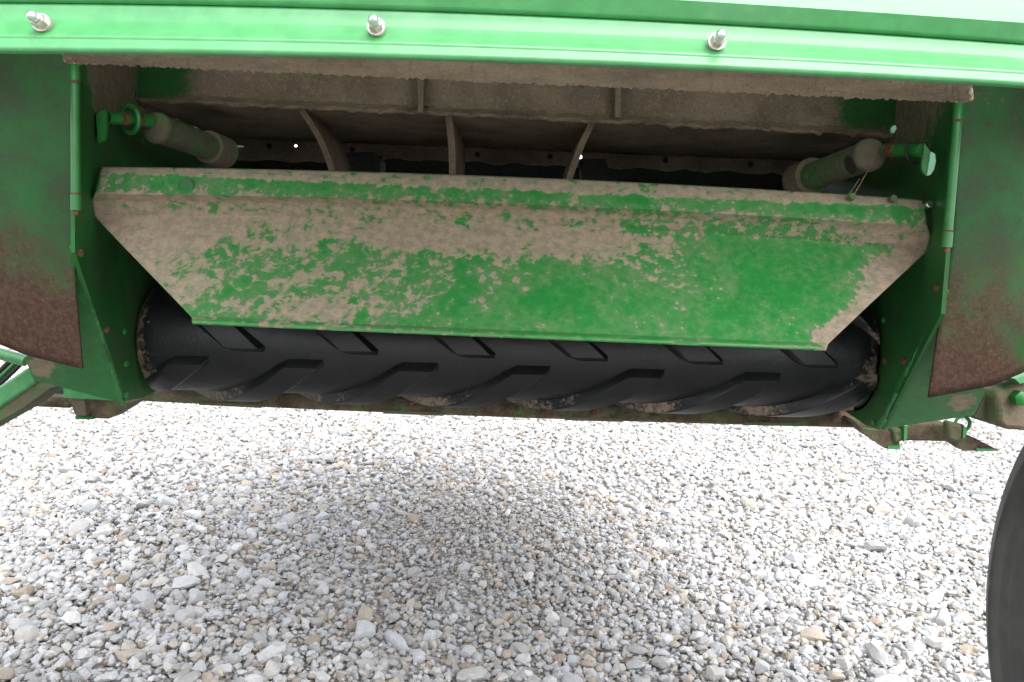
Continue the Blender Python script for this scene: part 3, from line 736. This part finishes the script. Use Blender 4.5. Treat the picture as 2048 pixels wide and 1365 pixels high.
# ------------------------------------------------------------------ bar and plates below the roller
YBAR = 1.45
bt_top = [(250,752),(1000,776),(1722,806)]; bt_mid = [(250,784),(1024,818),(1722,843)]; bt_bot = [(250,799),(1024,834),(1722,852)]
bar = sheet('scraper_bar', [row(bt_top, YBAR+.03), row(bt_mid, YBAR), row(bt_bot, YBAR-.004)], 'bar', nv=[3, 3], thick=.012)
for x0, x1 in ((398,522),(766,886),(1131,1246),(1488,1600)):
    y0, y1 = lag(bt_bot, x0), lag(bt_bot, x1)
    MB().prism([P(x0,y0-3,YBAR-.006), P(x1,y1-3,YBAR-.006), P(x1,y1+3.5,YBAR-.006), P(x0,y0+3.5,YBAR-.006)], (0,.03,0)).build('edge_plate', 'tube', bar)
for bx, by_, rr in ((466,794,.006),(516,797,.009),(825,808,.007),(1060,811,.009),(1188,825,.006),(1540,838,.006),(660,802,.006)):
    MB().lathe(P(bx,by_,YBAR-.002), (0,-1,.1), [(-.004,rr),(.006,rr*.95),(.008,rr*.6),(.008,.0001)], 6).build('bar_bolt', 'rusty', bar)

# feet, clevises and frame at the lower corners
def px_prism(name, pts, Y, dy, mat, parent=baler, bevel=None): return MB().prism([P(x, y, Y) for x, y in pts], (0, dy, 0)).build(name, mat, parent, bevel=bevel, sm=30.)
ft = px_prism('foot_plate', [(138,798),(270,804),(217,838),(153,836)], 1.33, .05, 'bar')
px_prism('edge', [(150,833),(186,835),(186,839.5),(151,839)], 1.325, .06, 'clean', ft)
px_prism('foot_post', [(136,780),(168,785),(172,832),(153,830)], 1.315, .012, 'tube', ft)
px_prism('skirt_plate', [(126,775),(226,797),(226,801),(128,796)], 1.31, .02, 'outer')
px_prism('cross_tube', [(60,794),(140,797),(140,818),(60,814)], 1.42, .05, 'bar', bevel=.006)
px_prism('cross_tube', [(100,765),(140,775),(140,798),(70,796)], 1.50, .05, 'black')
arm = MB(); 
a0_, a1_ = P(-60,838,1.18), P(64,752,1.45)
px_prism('frame_arm', [(-60,808),(-20,784),(30,752),(56,735),(72,766),(30,796),(-60,858)], 1.30, .03, 'outer', bevel=.004)
px_prism('frame_web', [(-60,858),(30,797),(73,766),(101,776),(46,816),(-60,876)], 1.305, .06, 'tube')
MB().tube([P(-60,690,1.27), P(0,708,1.27), P(52,722,1.27)], .009, 12).build('side_rail', 'outer')
for k in range(3): MB().tube([P(-30+14*k,770,1.4), P(4+14*k,738,1.4), P(20+14*k,722,1.4)], .004, 8).build('hose', 'black' if k != 1 else 'clean')
# right corner
px_prism('cross_tube', [(1700,838),(1905,850),(1905,884),(1815,882),(1722,862)], 1.42, .04, 'bar', bevel=.004)
ft = px_prism('clevis_plate', [(1709,856),(1797,866),(1800,897),(1770,897)], 1.35, .012, 'bar')
px_prism('edge', [(1776,893),(1801,892),(1800,899),(1776,899)], 1.345, .03, 'outer', ft)
px_prism('edge', [(1809,852),(1815,852),(1814,878),(1808,884)], 1.34, .02, 'outer', ft)
px_prism('boss', [(1785,860),(1808,858),(1806,884),(1790,888)], 1.345, .02, 'tube', ft, .004)
ft = px_prism('clevis_plate', [(1897,881),(1932,868),(1990,897),(1996,902),(1928,902)], 1.33, .03, 'bar')
px_prism('edge', [(1953,897),(1990,899),(1988,903.5),(1953,903)], 1.327, .02, 'outer', ft)
px_prism('boss', [(1895,842),(1928,850),(1930,876),(1915,888),(1896,882)], 1.32, .02, 'tube', ft, .006)
px_prism('edge', [(1927,850),(1934,858),(1933,872),(1926,878)], 1.318, .02, 'outer', ft)
px_prism('end_box', [(1974,782),(2000,774),(2002,846),(1950,834)], 1.30, .05, 'tube')
hub = px_prism('hub_housing', [(1993,788),(2020,772),(2110,752),(2110,866),(2010,860),(1996,846)], 1.27, .12, 'under', bevel=.01)
MB().lathe(P(2040,797,1.26), (0,-1,0), [(-.01,.012),(.006,.012),(.008,.008),(.008,.0001)], 6).build('hub_bolt', 'clean', hub)
px_prism('upper_arm', [(2030,758),(2110,730),(2110,752),(2040,768)], 1.25, .05, 'outer')
MB().torus(P(1925,848,1.33), (0,1,0), .012, .003, 20, 6).build('shackle', 'outer')

# ------------------------------------------------------------------ wheels
def wheel(s, X):
    c = Vector((X + s*.13, .765, .40)); ax = Vector((s, 0, 0)); Rt = .40
    w = bpy.data.objects.new('wheel', None); col.objects.link(w); w.parent = baler; w.location = -BASE
    pr = [(-.085,.205),(-.105,.215),(-.120,.24),(-.1295,.275),(-.1318,.279),(-.1318,.285),(-.1305,.288),(-.1305,.300),(-.1322,.303),(-.1322,.307),(-.130,.310),(-.130,.325),(-.1285,.332),(-.1300,.335),(-.1275,.341),(-.124,.345),(-.112,.37),(-.095,.386),(-.07,.394),(0,.400),(.07,.394),(.095,.386),(.112,.37),(.124,.345),(.130,.315),(.130,.28),(.120,.24),(.105,.215),(.085,.205)]
    MB().lathe(c, ax, pr, 96).build('tyre', 'tyre', w)
    mbt = MB()
    for r_ in (-.065, -.022, .022, .065):
        mbt.torus(c + ax*r_, ax, .398 if abs(r_) < .03 else .392, .006, 96, 6)
    mbt.build('tread_band', 'tyre', w)
    MB().lathe(c, ax, [(-.085,.207),(-.09,.2),(-.07,.185),(-.03,.17),(.02,.165),(.03,.06),(.05,.055),(.05,.0001)], 48).build('rim', 'outer', w)
    MB().lathe(c, ax, [(-.12,.0001),(-.12,.04),(.02,.04),(.02,.06)], 24).build('hub', 'clean', w)
wheel(1, .67); wheel(-1, -.70)

# ------------------------------------------------------------------ straw
def straw(pts, label):
    MB().tube([P(x, y, Y) for x, y, Y in pts], .0006, 5).build('straw_stalk', 'straw', None)
    o = bpy.context.scene.objects[[x.name for x in col.objects if x.name.startswith('straw_stalk')][-1]]
    o['label'] = label; o['category'] = 'straw'; o['group'] = 'straw stalks behind the deflector'
straw([(1736,340,1.16),(1722,366,1.13),(1706,393,1.10)], 'thin straw stalk leaning from the right tube down to the deflector, longer of two')
straw([(1719,358,1.16),(1706,378,1.13),(1695,393,1.10)], 'thin straw stalk under the right tube, shorter one beside the longer stalk')
